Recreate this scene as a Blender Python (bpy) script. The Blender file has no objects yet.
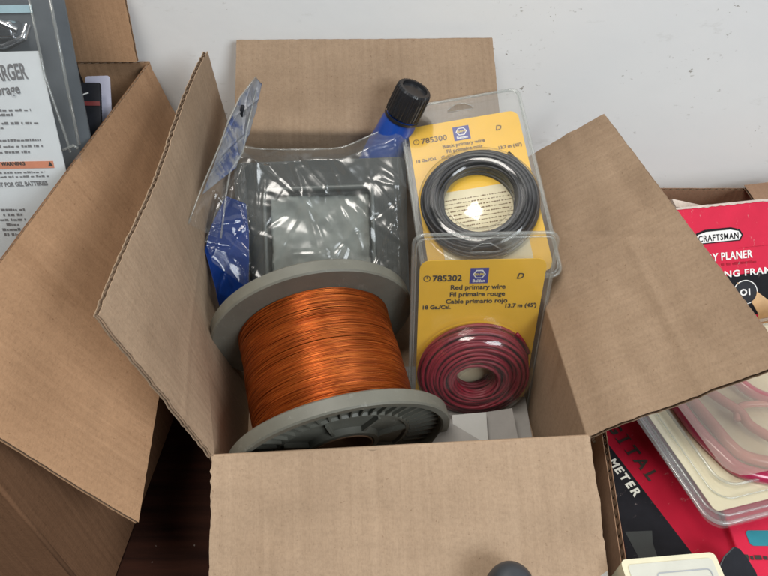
import bpy, bmesh, math, random
from mathutils import Vector, Matrix, noise
from mathutils.geometry import tessellate_polygon
V = Vector
rnd = random.Random(7)
sc = bpy.context.scene
C = sc.collection

# ------------------------------------------------------------------ camera
PITCH = math.radians(47); FPX = 640.0; RIM = 0.14; CAMZ = RIM + 0.443
CF = V((0, math.cos(PITCH), -math.sin(PITCH))); CU = V((0, math.sin(PITCH), math.cos(PITCH)))
CO = V((0, 0, CAMZ))
cam = bpy.data.cameras.new('camera'); camo = bpy.data.objects.new('camera', cam); C.objects.link(camo)
camo.location = CO; camo.rotation_euler = (math.pi/2 - PITCH, 0, 0)
cam.sensor_width = 36; cam.lens = 36*FPX/768; cam.clip_start = 0.01; cam.clip_end = 50
sc.camera = camo

def ray(px, py):
    return CF + V((1, 0, 0))*((px-384)/FPX) - CU*((py-288)/FPX)
def atz(px, py, z):
    d = ray(px, py); return CO + d*((z-CAMZ)/d.z)
def aty(px, py, y):
    d = ray(px, py); return CO + d*(y/d.y)
def atd(px, py, dep):
    return CO + ray(px, py)*dep

# ------------------------------------------------------------------ materials
def newmat(name):
    m = bpy.data.materials.new(name); m.use_nodes = True
    nt = m.node_tree; b = nt.nodes['Principled BSDF']
    return m, nt, b
def node(nt, t, **kw):
    n = nt.nodes.new(t)
    for k, v in kw.items():
        if k in n.inputs.keys(): n.inputs[k].default_value = v
        else: setattr(n, k, v)
    return n
def coords(nt, scale=(1, 1, 1), rot=(0, 0, 0), src='Object'):
    tc = nt.nodes.new('ShaderNodeTexCoord'); mp = nt.nodes.new('ShaderNodeMapping')
    mp.inputs['Scale'].default_value = scale; mp.inputs['Rotation'].default_value = rot
    nt.links.new(tc.outputs[src], mp.inputs['Vector']); return mp.outputs['Vector']
def noise_n(nt, vec, scale, detail=3, rough=0.5):
    n = nt.nodes.new('ShaderNodeTexNoise'); n.inputs['Scale'].default_value = scale
    n.inputs['Detail'].default_value = detail; n.inputs['Roughness'].default_value = rough
    nt.links.new(vec, n.inputs['Vector']); return n.outputs['Fac']
def ramp(nt, fac, stops):
    r = nt.nodes.new('ShaderNodeValToRGB'); cr = r.color_ramp
    while len(cr.elements) < len(stops): cr.elements.new(0.5)
    for e, (p, c) in zip(cr.elements, stops):
        e.position = p; e.color = (*c, 1) if len(c) == 3 else c
    nt.links.new(fac, r.inputs['Fac']); return r.outputs['Color']
def mixc(nt, a, b, fac, mode='MULTIPLY'):
    m = nt.nodes.new('ShaderNodeMix'); m.data_type = 'RGBA'; m.blend_type = mode
    for s, val in ((6, a), (7, b)):
        if isinstance(val, tuple): m.inputs[s].default_value = (*val, 1)
        else: nt.links.new(val, m.inputs[s])
    if isinstance(fac, float) or isinstance(fac, int): m.inputs[0].default_value = fac
    else: nt.links.new(fac, m.inputs[0])
    return m.outputs[2]
def bump(nt, b, h, strength, dist=0.001):
    n = nt.nodes.new('ShaderNodeBump'); n.inputs['Strength'].default_value = strength
    n.inputs['Distance'].default_value = dist
    nt.links.new(h, n.inputs['Height']); nt.links.new(n.outputs['Normal'], b.inputs['Normal'])

def cardboard(name, col, flute=(1, 0.02, 1), dark=0.72):
    m, nt, b = newmat(name)
    v = coords(nt)
    fib = noise_n(nt, coords(nt, (700, 260, 700)), 1.0, 4, 0.7)
    fib2 = noise_n(nt, coords(nt, (180, 420, 300)), 1.0, 3, 0.65)
    big = noise_n(nt, v, 9, 4, 0.55)
    c1 = ramp(nt, fib, [(0.3, (0.82,)*3), (0.52, (1.0,)*3), (0.75, (1.06,)*3)])
    c2 = ramp(nt, fib2, [(0.28, (0.90, 0.89, 0.88)), (0.6, (1.02,)*3)])
    c3 = ramp(nt, big, [(0.32, (0.84, 0.82, 0.80)), (0.5, (0.97, 0.96, 0.95)), (0.68, (1.06, 1.06, 1.06))])
    # sparse darker flecks
    fl = noise_n(nt, coords(nt, (420, 420, 420)), 1.0, 1, 0.5)
    c4 = ramp(nt, fl, [(0.22, (0.70, 0.66, 0.62)), (0.28, (1, 1, 1))])
    c = mixc(nt, col, c1, 0.75); c = mixc(nt, c, c2, 0.85); c = mixc(nt, c, c3, 1.0); c = mixc(nt, c, c4, 0.8)
    nt.links.new(c, b.inputs['Base Color'])
    b.inputs['Roughness'].default_value = 0.82
    b.inputs['Specular IOR Level'].default_value = 0.25
    uvc = coords(nt, (1, 1, 1), src='UV'); sx = nt.nodes.new('ShaderNodeSeparateXYZ'); nt.links.new(uvc, sx.inputs[0])
    m1 = node(nt, 'ShaderNodeMath', operation='MULTIPLY'); nt.links.new(sx.outputs[0], m1.inputs[0]); m1.inputs[1].default_value = 2*math.pi/0.0075
    m2 = node(nt, 'ShaderNodeMath', operation='SINE'); nt.links.new(m1.outputs[0], m2.inputs[0])
    m3 = node(nt, 'ShaderNodeMath', operation='MULTIPLY'); nt.links.new(m2.outputs[0], m3.inputs[0]); m3.inputs[1].default_value = 0.10
    streak = noise_n(nt, coords(nt, (190, 7, 1), src='UV'), 1.0, 3, 0.6)
    m4 = node(nt, 'ShaderNodeMath', operation='ADD'); nt.links.new(m3.outputs[0], m4.inputs[0]); nt.links.new(streak, m4.inputs[1])
    wav = m4.outputs[0]
    c = mixc(nt, c, ramp(nt, streak, [(0.3, (0.93, 0.92, 0.91)), (0.7, (1.03, 1.03, 1.03))]), 1.0)
    sc2 = noise_n(nt, coords(nt, (30, 5, 1), src='UV'), 1.0, 6, 0.7)
    c = mixc(nt, c, ramp(nt, sc2, [(0.60, (1, 1, 1)), (0.72, (0.83, 0.80, 0.77))]), 0.8)
    sc3 = noise_n(nt, coords(nt, (7, 60, 1), rot=(0, 0, 0.6), src='UV'), 1.0, 6, 0.75)
    c = mixc(nt, c, ramp(nt, sc3, [(0.64, (1, 1, 1)), (0.72, (1.12, 1.12, 1.12))]), 0.9)
    nt.links.new(c, b.inputs['Base Color'])
    mx = node(nt, 'ShaderNodeMath', operation='ADD')
    sc_ = node(nt, 'ShaderNodeMath', operation='MULTIPLY'); sc_.inputs[1].default_value = 0.35
    nt.links.new(fib, sc_.inputs[0]); nt.links.new(sc_.outputs[0], mx.inputs[0]); nt.links.new(wav, mx.inputs[1])
    bump(nt, b, mx.outputs[0], 0.45, 0.0012)
    return m
def plain(name, col, rough=0.5, metal=0, spec=0.5, var=0.12, vs=60, bmp=0.1, bs=400, coat=0):
    m, nt, b = newmat(name)
    n1 = noise_n(nt, coords(nt), vs, 5, 0.6)
    lo = tuple(max(0, c*(1-var)) for c in col); hi = tuple(c*(1+var) for c in col)
    nt.links.new(ramp(nt, n1, [(0.3, lo), (0.7, hi)]), b.inputs['Base Color'])
    b.inputs['Roughness'].default_value = rough; b.inputs['Metallic'].default_value = metal
    b.inputs['Specular IOR Level'].default_value = spec
    if coat: b.inputs['Coat Weight'].default_value = coat; b.inputs['Coat Roughness'].default_value = 0.08
    if bmp: bump(nt, b, noise_n(nt, coords(nt), bs, 3), bmp, 0.0006)
    return m
def wear(m, amount=0.62, col=(0.62, 0.50, 0.46)):
    nt = m.node_tree; b = nt.nodes['Principled BSDF']; src = b.inputs['Base Color'].links[0].from_socket
    a = noise_n(nt, coords(nt, (160, 60, 160)), 1.0, 6, 0.75); p = noise_n(nt, coords(nt), 22, 4, 0.6)
    f = node(nt, 'ShaderNodeMath', operation='MULTIPLY')
    nt.links.new(ramp(nt, a, [(amount, (0, 0, 0)), (amount+0.10, (0.8, 0.8, 0.8))]), f.inputs[0])
    nt.links.new(ramp(nt, p, [(0.42, (0.05, 0.05, 0.05)), (0.62, (1, 1, 1))]), f.inputs[1])
    nt.links.new(mixc(nt, src, col, f.outputs[0], 'MIX'), b.inputs['Base Color'])
def clear(name, tint=(0.93, 0.95, 0.95), haze=0.05, rough=0.07, boost=1.0, hz=(0.75, 0.78, 0.78), bmp=0.25, bs=60, base=0.0):
    m = bpy.data.materials.new(name); m.use_nodes = True; nt = m.node_tree
    nt.nodes.clear()
    out = node(nt, 'ShaderNodeOutputMaterial')
    tr = node(nt, 'ShaderNodeBsdfTransparent'); tr.inputs[0].default_value = (*tint, 1)
    gl = node(nt, 'ShaderNodeBsdfGlossy'); gl.inputs['Roughness'].default_value = rough
    df = node(nt, 'ShaderNodeBsdfDiffuse'); df.inputs[0].default_value = (*hz, 1)
    bp = node(nt, 'ShaderNodeBump'); bp.inputs['Strength'].default_value = bmp; bp.inputs['Distance'].default_value = 0.002
    nt.links.new(noise_n(nt, coords(nt), bs, 4, 0.6), bp.inputs['Height'])
    for s in (gl, df): nt.links.new(bp.outputs[0], s.inputs['Normal'])
    geo = node(nt, 'ShaderNodeNewGeometry'); dot = node(nt, 'ShaderNodeVectorMath', operation='DOT_PRODUCT')
    nt.links.new(geo.outputs['Incoming'], dot.inputs[0]); nt.links.new(bp.outputs[0], dot.inputs[1])
    ab = node(nt, 'ShaderNodeMath', operation='ABSOLUTE'); nt.links.new(dot.outputs['Value'], ab.inputs[0])
    om = node(nt, 'ShaderNodeMath', operation='SUBTRACT'); om.inputs[0].default_value = 1.0; nt.links.new(ab.outputs[0], om.inputs[1]); om.use_clamp = True
    pw = node(nt, 'ShaderNodeMath', operation='POWER'); nt.links.new(om.outputs[0], pw.inputs[0]); pw.inputs[1].default_value = 5.0
    fr = node(nt, 'ShaderNodeMath', operation='MULTIPLY_ADD'); nt.links.new(pw.outputs[0], fr.inputs[0]); fr.inputs[1].default_value = 0.92; fr.inputs[2].default_value = 0.055
    mu = node(nt, 'ShaderNodeMath', operation='MULTIPLY_ADD'); mu.inputs[1].default_value = boost; mu.inputs[2].default_value = base
    mu.use_clamp = True
    nt.links.new(fr.outputs[0], mu.inputs[0])
    m1 = node(nt, 'ShaderNodeMixShader'); m2 = node(nt, 'ShaderNodeMixShader')
    m1.inputs[0].default_value = haze
    nt.links.new(tr.outputs[0], m1.inputs[1]); nt.links.new(df.outputs[0], m1.inputs[2])
    nt.links.new(mu.outputs[0], m2.inputs[0]); nt.links.new(m1.outputs[0], m2.inputs[1]); nt.links.new(gl.outputs[0], m2.inputs[2])
    nt.links.new(m2.outputs[0], out.inputs[0])
    return m

M = {}
M['card'] = cardboard('cardboard_tan', (0.410, 0.296, 0.203))
M['card_core'] = plain('cardboard_core', (0.30, 0.20, 0.13), 0.9, var=0.2)
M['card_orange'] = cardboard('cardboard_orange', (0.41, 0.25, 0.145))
M['card_shaded'] = cardboard('cardboard_orange_shaded', (0.22, 0.115, 0.062))  # shade on the left box's outer sides, painted in as darker board
M['card_right'] = cardboard('cardboard_brown', (0.36, 0.22, 0.14))
M['copper_c'] = None

def copper():
    m, nt, b = newmat('enamelled_copper')
    v = coords(nt, (22, 22, 1500))
    n1 = noise_n(nt, v, 1.0, 3, 0.6)
    n2 = noise_n(nt, coords(nt, (14, 14, 45)), 1.0, 3, 0.6)
    c = ramp(nt, n1, [(0.25, (0.15, 0.030, 0.009)), (0.5, (0.47, 0.105, 0.018)), (0.78, (0.80, 0.26, 0.05))])
    c2 = ramp(nt, n2, [(0.3, (0.72, 0.66, 0.6)), (0.65, (1.05, 1.05, 1.05))])
    nt.links.new(mixc(nt, c, c2, 1.0), b.inputs['Base Color'])
    b.inputs['Metallic'].default_value = 0.75; b.inputs['Roughness'].default_value = 0.36
    return m
M['copper'] = copper()
M['flange'] = plain('grey_moulded_plastic', (0.150, 0.148, 0.122), 0.5, var=0.14, vs=25, bmp=0.15, bs=300)
M['yellow'] = plain('yellow_printed_card', (0.88, 0.52, 0.022), 0.55, var=0.05, vs=30, bmp=0.05)
M['ink'] = plain('black_ink', (0.03, 0.025, 0.02), 0.6, var=0.1, bmp=0)
M['ink_brown'] = plain('brown_ink', (0.16, 0.09, 0.03), 0.6, var=0.1, bmp=0)
M['logo_blue'] = plain('navy_ink', (0.045, 0.05, 0.30), 0.5, var=0.08, bmp=0)
M['white_ink'] = plain('white_ink', (0.82, 0.82, 0.80), 0.55, var=0.04, bmp=0)
M['logo_yellow'] = plain('yellow_ink', (0.8, 0.62, 0.12), 0.5, var=0.04, bmp=0)
M['red_wire'] = plain('red_wire_jacket', (0.20, 0.008, 0.022), 0.48, var=0.15, vs=40, bmp=0.05)
M['black_wire'] = plain('black_wire_jacket', (0.016, 0.016, 0.020), 0.40, var=0.2, bmp=0.05)
M['clear'] = clear('clear_blister_plastic', tint=(0.975, 0.975, 0.97), haze=0.022, rough=0.11, boost=1.1, bmp=0.10, bs=28)
M['clear_rim'] = clear('clear_plastic_edge', haze=0.16, rough=0.12, boost=1.2, hz=(0.62, 0.63, 0.60))
M['bag'] = clear('crinkled_poly_film', tint=(0.95, 0.96, 0.96), haze=0.075, rough=0.20, boost=1.3, hz=(0.62, 0.66, 0.64), bmp=0.03, bs=40)
M['hazy'] = clear('scratched_clear_plastic', tint=(0.96, 0.95, 0.93), haze=0.16, rough=0.22, boost=1.0, hz=(0.66, 0.56, 0.46), bmp=0.25, bs=35)
M['film'] = clear('thin_poly_film', tint=(0.98, 0.98, 0.98), haze=0.03, rough=0.14, boost=1.0, bmp=0.12, bs=40)
M['tray'] = plain('dark_grey_plastic', (0.024, 0.027, 0.026), 0.6, var=0.15, vs=30, bmp=0.25, bs=500)
M['tray_lip'] = plain('mid_grey_plastic', (0.10, 0.11, 0.105), 0.4, var=0.1)
M['tray_in'] = plain('pale_foam_sheet', (0.46, 0.49, 0.46), 0.8, var=0.12, vs=50, bmp=0.3, bs=150)
M['black_pl'] = plain('black_ribbed_plastic', (0.018, 0.019, 0.022), 0.3, var=0.2, bmp=0.1)
M['blue_pl'] = plain('blue_plastic', (0.010, 0.060, 0.33), 0.30, var=0.15, vs=20, bmp=0.06, coat=0.3)
M['white_paper'] = plain('white_paper', (0.40, 0.40, 0.38), 0.7, var=0.07, vs=20, bmp=0.1)
M['grey_paper'] = plain('grey_paper', (0.26, 0.25, 0.235), 0.7, var=0.12, vs=30, bmp=0.1)
M['label'] = plain('coated_white_label', (0.80, 0.85, 0.88), 0.45, var=0.03, bmp=0.03)
M['grey_ink'] = plain('grey_ink', (0.20, 0.20, 0.21), 0.6, var=0.1, bmp=0)
M['pale_ink'] = plain('pale_grey_ink', (0.38, 0.40, 0.43), 0.6, var=0.1, bmp=0)
M['orange_ink'] = plain('orange_ink', (0.78, 0.30, 0.17), 0.5, var=0.06, bmp=0)
M['cyan_ink'] = plain('pale_cyan_ink', (0.42, 0.62, 0.70), 0.5, var=0.06, bmp=0)
M['backer'] = plain('grey_backing', (0.11, 0.125, 0.14), 0.4, var=0.12, vs=30, bmp=0.05)
M['dark'] = plain('near_black_plastic', (0.012, 0.013, 0.018), 0.55, spec=0.25, var=0.3, bmp=0.15)
M['metal'] = plain('polished_clip_metal', (0.55, 0.57, 0.60), 0.22, metal=1, var=0.2, vs=80, bmp=0.3, bs=200)
M['red_box'] = plain('red_printed_carton', (0.62, 0.02, 0.06), 0.65, spec=0.2, var=0.08, vs=30, bmp=0.06)
M['deep_red'] = plain('deep_red_printed_carton', (0.36, 0.006, 0.025), 0.6, spec=0.2, var=0.1, vs=30, bmp=0.06)
M['black_print'] = plain('black_printed_carton', (0.010, 0.010, 0.013), 0.65, spec=0.15, var=0.3, vs=40, bmp=0.06)
M['cream'] = plain('cream_card', (0.76, 0.68, 0.46), 0.6, var=0.05, vs=25, bmp=0.05)
M['cream_pl'] = plain('cream_moulded_plastic', (0.72, 0.68, 0.50), 0.4, var=0.05, bmp=0.05)
M['cream_in'] = plain('pale_grey_panel', (0.60, 0.60, 0.53), 0.45, var=0.04, bmp=0.05)
M['pink_pl'] = plain('red_translucent_plastic', (0.38, 0.025, 0.075), 0.22, var=0.12, vs=25, bmp=0.1, coat=0.5)
M['pink_soft'] = plain('pink_moulded_plastic', (0.50, 0.17, 0.15), 0.3, var=0.12, vs=25, bmp=0.1, coat=0.3)
M['wood_tan'] = plain('tan_print', (0.62, 0.38, 0.17), 0.5, var=0.15, vs=60, bmp=0)
M['teal'] = plain('teal_print', (0.02, 0.22, 0.28), 0.5, var=0.1, bmp=0)
M['worn'] = plain('worn_carton_edge', (0.60, 0.52, 0.46), 0.85, var=0.18, vs=90, bmp=0.4, bs=500)
M['red_edge'] = plain('dull_red_print', (0.20, 0.03, 0.03), 0.5, var=0.2, bmp=0)

for k_ in ('red_box', 'deep_red', 'black_print'): wear(M[k_])
wear(M['cream'], 0.60, (0.50, 0.42, 0.28)); wear(M['flange'], 0.58, (0.30, 0.30, 0.27)); wear(M['yellow'], 0.66, (0.70, 0.55, 0.25))
def blue_sheet():
    m, nt, b = newmat('blue_and_white_printed_film')
    n = noise_n(nt, coords(nt, (30, 30, 14)), 1.0, 5, 0.7)
    c = ramp(nt, n, [(0.34, (0.05, 0.09, 0.30)), (0.42, (0.16, 0.21, 0.42)), (0.47, (0.42, 0.44, 0.50)), (0.60, (0.56, 0.56, 0.57))])
    nt.links.new(c, b.inputs['Base Color']); b.inputs['Roughness'].default_value = 0.3
    bump(nt, b, noise_n(nt, coords(nt), 120, 3), 0.5, 0.002)
    return m
M['blue_sheet'] = blue_sheet()

def wall_mat():
    m, nt, b = newmat('scuffed_white_wall_paint')
    v = coords(nt)
    big = noise_n(nt, v, 3.5, 4, 0.6)
    c = ramp(nt, big, [(0.3, (0.835, 0.85, 0.855)), (0.7, (0.885, 0.89, 0.885))])
    # scuffs: specks gathered in patches
    sp = noise_n(nt, coords(nt, (130, 130, 200)), 1.0, 3, 0.6)
    patch = noise_n(nt, v, 11, 3, 0.6)
    s1 = ramp(nt, sp, [(0.645, (0, 0, 0)), (0.69, (1, 1, 1))])
    p1 = ramp(nt, patch, [(0.53, (0, 0, 0)), (0.62, (1, 1, 1))])
    f = node(nt, 'ShaderNodeMath', operation='MULTIPLY')
    nt.links.new(s1, f.inputs[0]); nt.links.new(p1, f.inputs[1])
    c = mixc(nt, c, (0.36, 0.34, 0.31), f.outputs[0], 'MIX')
    sm = noise_n(nt, coords(nt, (14, 14, 34)), 1.0, 5, 0.75)
    s2 = ramp(nt, sm, [(0.62, (1, 1, 1)), (0.75, (0.80, 0.79, 0.77))])
    c = mixc(nt, c, s2, 0.8)
    nt.links.new(c, b.inputs['Base Color'])
    b.inputs['Roughness'].default_value = 0.45
    bump(nt, b, noise_n(nt, v, 30, 6, 0.6), 0.14, 0.003)
    return m
M['wall'] = wall_mat()
def floor_mat():
    m, nt, b = newmat('dark_brown_floor_boards')
    n = noise_n(nt, coords(nt, (6, 90, 6)), 1.0, 5, 0.65)
    c = ramp(nt, n, [(0.3, (0.012, 0.005, 0.004)), (0.7, (0.042, 0.015, 0.009))])
    sp = noise_n(nt, coords(nt), 260, 1)
    f = ramp(nt, sp, [(0.78, (0, 0, 0)), (0.82, (1, 1, 1))])
    c = mixc(nt, c, (0.2, 0.17, 0.15), f, 'MIX')
    nt.links.new(c, b.inputs['Base Color']); b.inputs['Roughness'].default_value = 0.85; b.inputs['Specular IOR Level'].default_value = 0.12
    bump(nt, b, n, 0.3, 0.001)
    return m
M['floor'] = floor_mat()

# ------------------------------------------------------------------ mesh helpers
def tag(o, label=None, cat=None, group=None, kind=None):
    if label: o['label'] = label
    if cat: o['category'] = cat
    if group: o['group'] = group
    if kind: o['kind'] = kind
    return o
def thing(name, label, cat, mat=None, group=None):
    o = bpy.data.objects.new(name, None); C.objects.link(o); o.empty_display_size = 0.02
    if mat is not None: o.matrix_world = mat
    return tag(o, label, cat, group)
def part(name, bm, mats, parent=None, smooth=False, label=None, ang=None):
    if not isinstance(mats, (list, tuple)): mats = [mats]
    me = bpy.data.meshes.new(name); bmesh.ops.recalc_face_normals(bm, faces=bm.faces[:])
    bm.to_mesh(me); bm.free()
    for m in mats: me.materials.append(m)
    if smooth:
        for p in me.polygons: p.use_smooth = True
        if ang:
            me.set_sharp_from_angle(angle=math.radians(ang))
    o = bpy.data.objects.new(name, me); C.objects.link(o)
    if parent: o.parent = parent
    if label: o['label'] = label
    return o
def frame(origin, xdir, updir):
    """local x = xdir, local y = updir (made perpendicular), z = out of the face"""
    x = xdir.normalized(); z = x.cross(updir).normalized(); y = z.cross(x).normalized()
    m = Matrix((x, y, z)).transposed().to_4x4(); m.translation = origin; return m
def frame_mid(origin, xdir, updir):
    """x and y directions made perpendicular by turning each half-way"""
    x = xdir.normalized(); y = updir.normalized(); e = x.dot(y)
    x2 = (x-y*e*0.5).normalized(); return frame(origin, x2, y)
def frame_y(origin, xdir, updir):
    """like frame, but local y follows updir exactly"""
    y = updir.normalized(); z = xdir.cross(y).normalized(); x = y.cross(z).normalized()
    m = Matrix((x, y, z)).transposed().to_4x4(); m.translation = origin; return m
def box(bm, x0, x1, y0, y1, z0, z1, bev=0, mi=0, mat=None):
    vs = [bm.verts.new((x, y, z)) for x in (x0, x1) for y in (y0, y1) for z in (z0, z1)]
    idx = [(0, 1, 3, 2), (4, 6, 7, 5), (0, 4, 5, 1), (2, 3, 7, 6), (0, 2, 6, 4), (1, 5, 7, 3)]
    fs = [bm.faces.new([vs[i] for i in f]) for f in idx]
    for f in fs: f.material_index = mi
    if bev:
        es = list({e for f in fs for e in f.edges})
        r = bmesh.ops.bevel(bm, geom=es, offset=bev, segments=3, affect='EDGES', profile=0.5)
        for f in r['faces']: f.material_index = mi
        vs = list({v for f in fs if f.is_valid for v in f.verts} | {v for f in r['faces'] for v in f.verts})
    if mat is not None:
        bmesh.ops.transform(bm, matrix=mat, verts=vs)
    return bm
def lathe(bm, prof, n=64, mi=0, axis_off=(0, 0, 0), closed=False, seg=None):
    """prof list of (r,z) about local z"""
    rings = []
    for r, z in prof:
        rings.append([bm.verts.new((axis_off[0]+r*math.cos(2*math.pi*i/n), axis_off[1]+r*math.sin(2*math.pi*i/n), axis_off[2]+z)) for i in range(n)])
    m = len(rings)
    for k in range(m if closed else m-1):
        a, b = rings[k], rings[(k+1) % m]
        for i in range(n):
            f = bm.faces.new((a[i], a[(i+1) % n], b[(i+1) % n], b[i])); f.material_index = mi
    return rings
def tube(bm, pts, r, n=8, closed=False, mi=0, taper=None):
    pts = [V(p) for p in pts]; m = len(pts); rings = []
    up = V((0.13, 0.21, 1)).normalized()
    for i, p in enumerate(pts):
        a = pts[(i-1) % m] if (closed or i > 0) else p
        b = pts[(i+1) % m] if (closed or i < m-1) else p
        t = (b-a).normalized()
        s = t.cross(up)
        if s.length < 1e-4: s = t.cross(V((1, 0, 0)))
        s.normalize(); w = s.cross(t).normalized()
        rr = r if taper is None else r*taper(i/(m-1))
        rings.append([bm.verts.new(p + (s*math.cos(2*math.pi*k/n) + w*math.sin(2*math.pi*k/n))*rr) for k in range(n)])
    for i in range(m if closed else m-1):
        a, b = rings[i], rings[(i+1) % m]
        for k in range(n):
            f = bm.faces.new((a[k], a[(k+1) % n], b[(k+1) % n], b[k])); f.material_index = mi
    if not closed:
        bm.faces.new(rings[0][::-1]).material_index = mi; bm.faces.new(rings[-1]).material_index = mi
def rrect(x0, x1, y0, y1, r, n=6):
    out = []
    for cx, cy, a0 in ((x1-r, y1-r, 0), (x0+r, y1-r, 90), (x0+r, y0+r, 180), (x1-r, y0+r, 270)):
        for k in range(n+1):
            a = math.radians(a0 + 90*k/n); out.append((cx+r*math.cos(a), cy+r*math.sin(a)))
    return out
def circ(cx, cy, r, n=32): return [(cx+r*math.cos(2*math.pi*k/n), cy+r*math.sin(2*math.pi*k/n)) for k in range(n)]
def plate(bm, outer, z0, z1, holes=(), mi=0, side_mi=None):
    loops = [outer] + list(holes)
    flat = [p for l in loops for p in l]
    tris = tessellate_polygon([[V((p[0], p[1], 0)) for p in l] for l in loops])
    top = [bm.verts.new((p[0], p[1], z1)) for p in flat]; bot = [bm.verts.new((p[0], p[1], z0)) for p in flat]
    for t in tris:
        try:
            bm.faces.new([top[i] for i in t]).material_index = mi
            bm.faces.new([bot[i] for i in t][::-1]).material_index = mi
        except ValueError: pass
    s = 0
    for l in loops:
        n = len(l)
        for i in range(n):
            a, b = s+i, s+(i+1) % n
            f = bm.faces.new((top[a], top[b], bot[b], bot[a])); f.material_index = mi if side_mi is None else side_mi
        s += n
def text_bm(bm, s, size, x, y, z, rot=0, bold=0.0, align='CENTER', sx=1.0, shear=0, mi=0, space=1.0, th=0.00012):
    cu = bpy.data.curves.new('t', 'FONT'); cu.body = s; cu.size = size; cu.extrude = th; cu.offset = bold
    cu.align_x = align; cu.resolution_u = 3; cu.shear = shear; cu.space_character = space
    o = bpy.data.objects.new('t', cu); C.objects.link(o)
    bpy.context.view_layer.update()
    me = bpy.data.meshes.new_from_object(o)
    k = len(bm.verts); kf = len(bm.faces)
    bm.from_mesh(me); bm.verts.ensure_lookup_table(); bm.faces.ensure_lookup_table()
    mt = Matrix.Translation((x, y, z)) @ Matrix.Rotation(rot, 4, 'Z') @ Matrix.Diagonal((sx, 1, 1, 1))
    for v in bm.verts[k:]: v.co = mt @ v.co
    for f in bm.faces[kf:]: f.material_index = mi
    bpy.data.objects.remove(o); bpy.data.curves.remove(cu); bpy.data.meshes.remove(me)
def scribble(bm, x0, x1, y, h, z, r):
    """a line of print too small to read: a row of uneven dashes the height of the letters"""
    x = x0
    while x < x1:
        w = r.uniform(0.5, 1.6)*h
        e = min(x+w, x1)
        hh = h*r.uniform(0.55, 1.0)
        vs = [bm.verts.new(p) for p in ((x, y, z), (e, y, z), (e, y+hh, z), (x, y+hh, z))]
        bm.faces.new(vs); x += w + h*r.choice((0.25, 0.3, 0.9))

def fbm(x, y, z=0, o=3):
    s = 0; a = 1
    for i in range(o):
        s += a*noise.noise(V((x, y, z))*(2**i)); a *= 0.5
    return s

def board(P, nu, nv, th=0.0042, disp=None, jag=(0, 0, 0, 0), seed=0, pitch=0.0075, flute_along='u', pos=None):
    """one corrugated board panel: two paper liners and a fluted core.
    P = corners (u0v0, u1v0, u1v1, u0v1). disp(u,v) offsets along the normal, pos(u,v) may replace the bilinear map.
    jag = how ragged the edges v=0, u=1, v=1, u=0 are (metres)."""
    bm = bmesh.new()
    p00, p10, p11, p01 = [V(p) for p in P]
    N = ((p10-p00).cross(p01-p00)).normalized()
    U = (p10-p00).normalized(); W = (p01-p00).normalized()
    def S(u, v):
        q = p00*(1-u)*(1-v) + p10*u*(1-v) + p11*u*v + p01*(1-u)*v
        if pos: q = q + pos(u, v)
        if disp: q = q + N*disp(u, v)
        # ragged edges
        def e(k, t): return jag[k]*(0.25*fbm(t*7+seed*3.1+k*7, 2.3*k, seed, 3) + 0.6*fbm(t*75, k, seed+4, 4))
        fall = lambda d: max(0, 1-d*14)**1.0
        q = q + W*e(0, u)*fall(v) + W*e(2, u)*fall(1-v) + U*e(1, v)*fall(1-u) + U*e(3, v)*fall(u)
        return q
    G = [[S(i/nu, j/nv) for j in range(nv+1)] for i in range(nu+1)]
    def nrm(i, j):
        a = G[min(i+1, nu)][j]-G[max(i-1, 0)][j]; b = G[i][min(j+1, nv)]-G[i][max(j-1, 0)]
        return a.cross(b).normalized()
    NN = [[nrm(i, j) for j in range(nv+1)] for i in range(nu+1)]
    lt = 0.0005
    uvd = {}; LU = (p10-p00).length; LV = (p01-p00).length
    def layer(off):
        L_ = [[bm.verts.new(G[i][j] + NN[i][j]*off) for j in range(nv+1)] for i in range(nu+1)]
        for i in range(nu+1):
            for j in range(nv+1): uvd[L_[i][j]] = (i/nu*LU+seed*0.37, j/nv*LV+seed*0.11)
        return L_
    def quads(L, mi, flip=False):
        for i in range(nu):
            for j in range(nv):
                q = [L[i][j], L[i+1][j], L[i+1][j+1], L[i][j+1]]
                bm.faces.new(q[::-1] if flip else q).material_index = mi
    for o1, o2 in ((th/2, th/2-lt), (-th/2+lt, -th/2)):
        A, B = layer(o1), layer(o2)
        quads(A, 0); quads(B, 0, True)
        for i in range(nu):
            for j in (0, nv): bm.faces.new((A[i][j], A[i+1][j], B[i+1][j], B[i][j]))
        for j in range(nv):
            for i in (0, nu): bm.faces.new((A[i][j], A[i][j+1], B[i][j+1], B[i][j]))
    # fluted core
    L = (p10-p00).length if flute_along == 'u' else (p01-p00).length
    k = max(4, int(L/pitch)*2)
    hh = th/2-lt-0.0001
    def smp(u, v):
        fi = min(u*nu, nu-1e-6); fj = min(v*nv, nv-1e-6); i = int(fi); j = int(fj); a = fi-i; b = fj-j
        g = G[i][j]*(1-a)*(1-b)+G[i+1][j]*a*(1-b)+G[i+1][j+1]*a*b+G[i][j+1]*(1-a)*b
        return g, NN[i][j]
    m = nv if flute_along == 'u' else nu
    core = []
    for s in range(k*2+1):
        t = s/(k*2); off = hh*math.sin(s*math.pi/2)
        row = []
        for q in range(m+1):
            g, n_ = smp(t, q/m) if flute_along == 'u' else smp(q/m, t)
            row.append(bm.verts.new(g+n_*off))
        core.append(row)
    for s in range(k*2):
        for q in range(m):
            bm.faces.new((core[s][q], core[s+1][q], core[s+1][q+1], core[s][q+1])).material_index = 1
    uv = bm.loops.layers.uv.new('board')
    for f in bm.faces:
        for l in f.loops: l[uv].uv = uvd.get(l.vert, (0, 0))
    return bm
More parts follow.
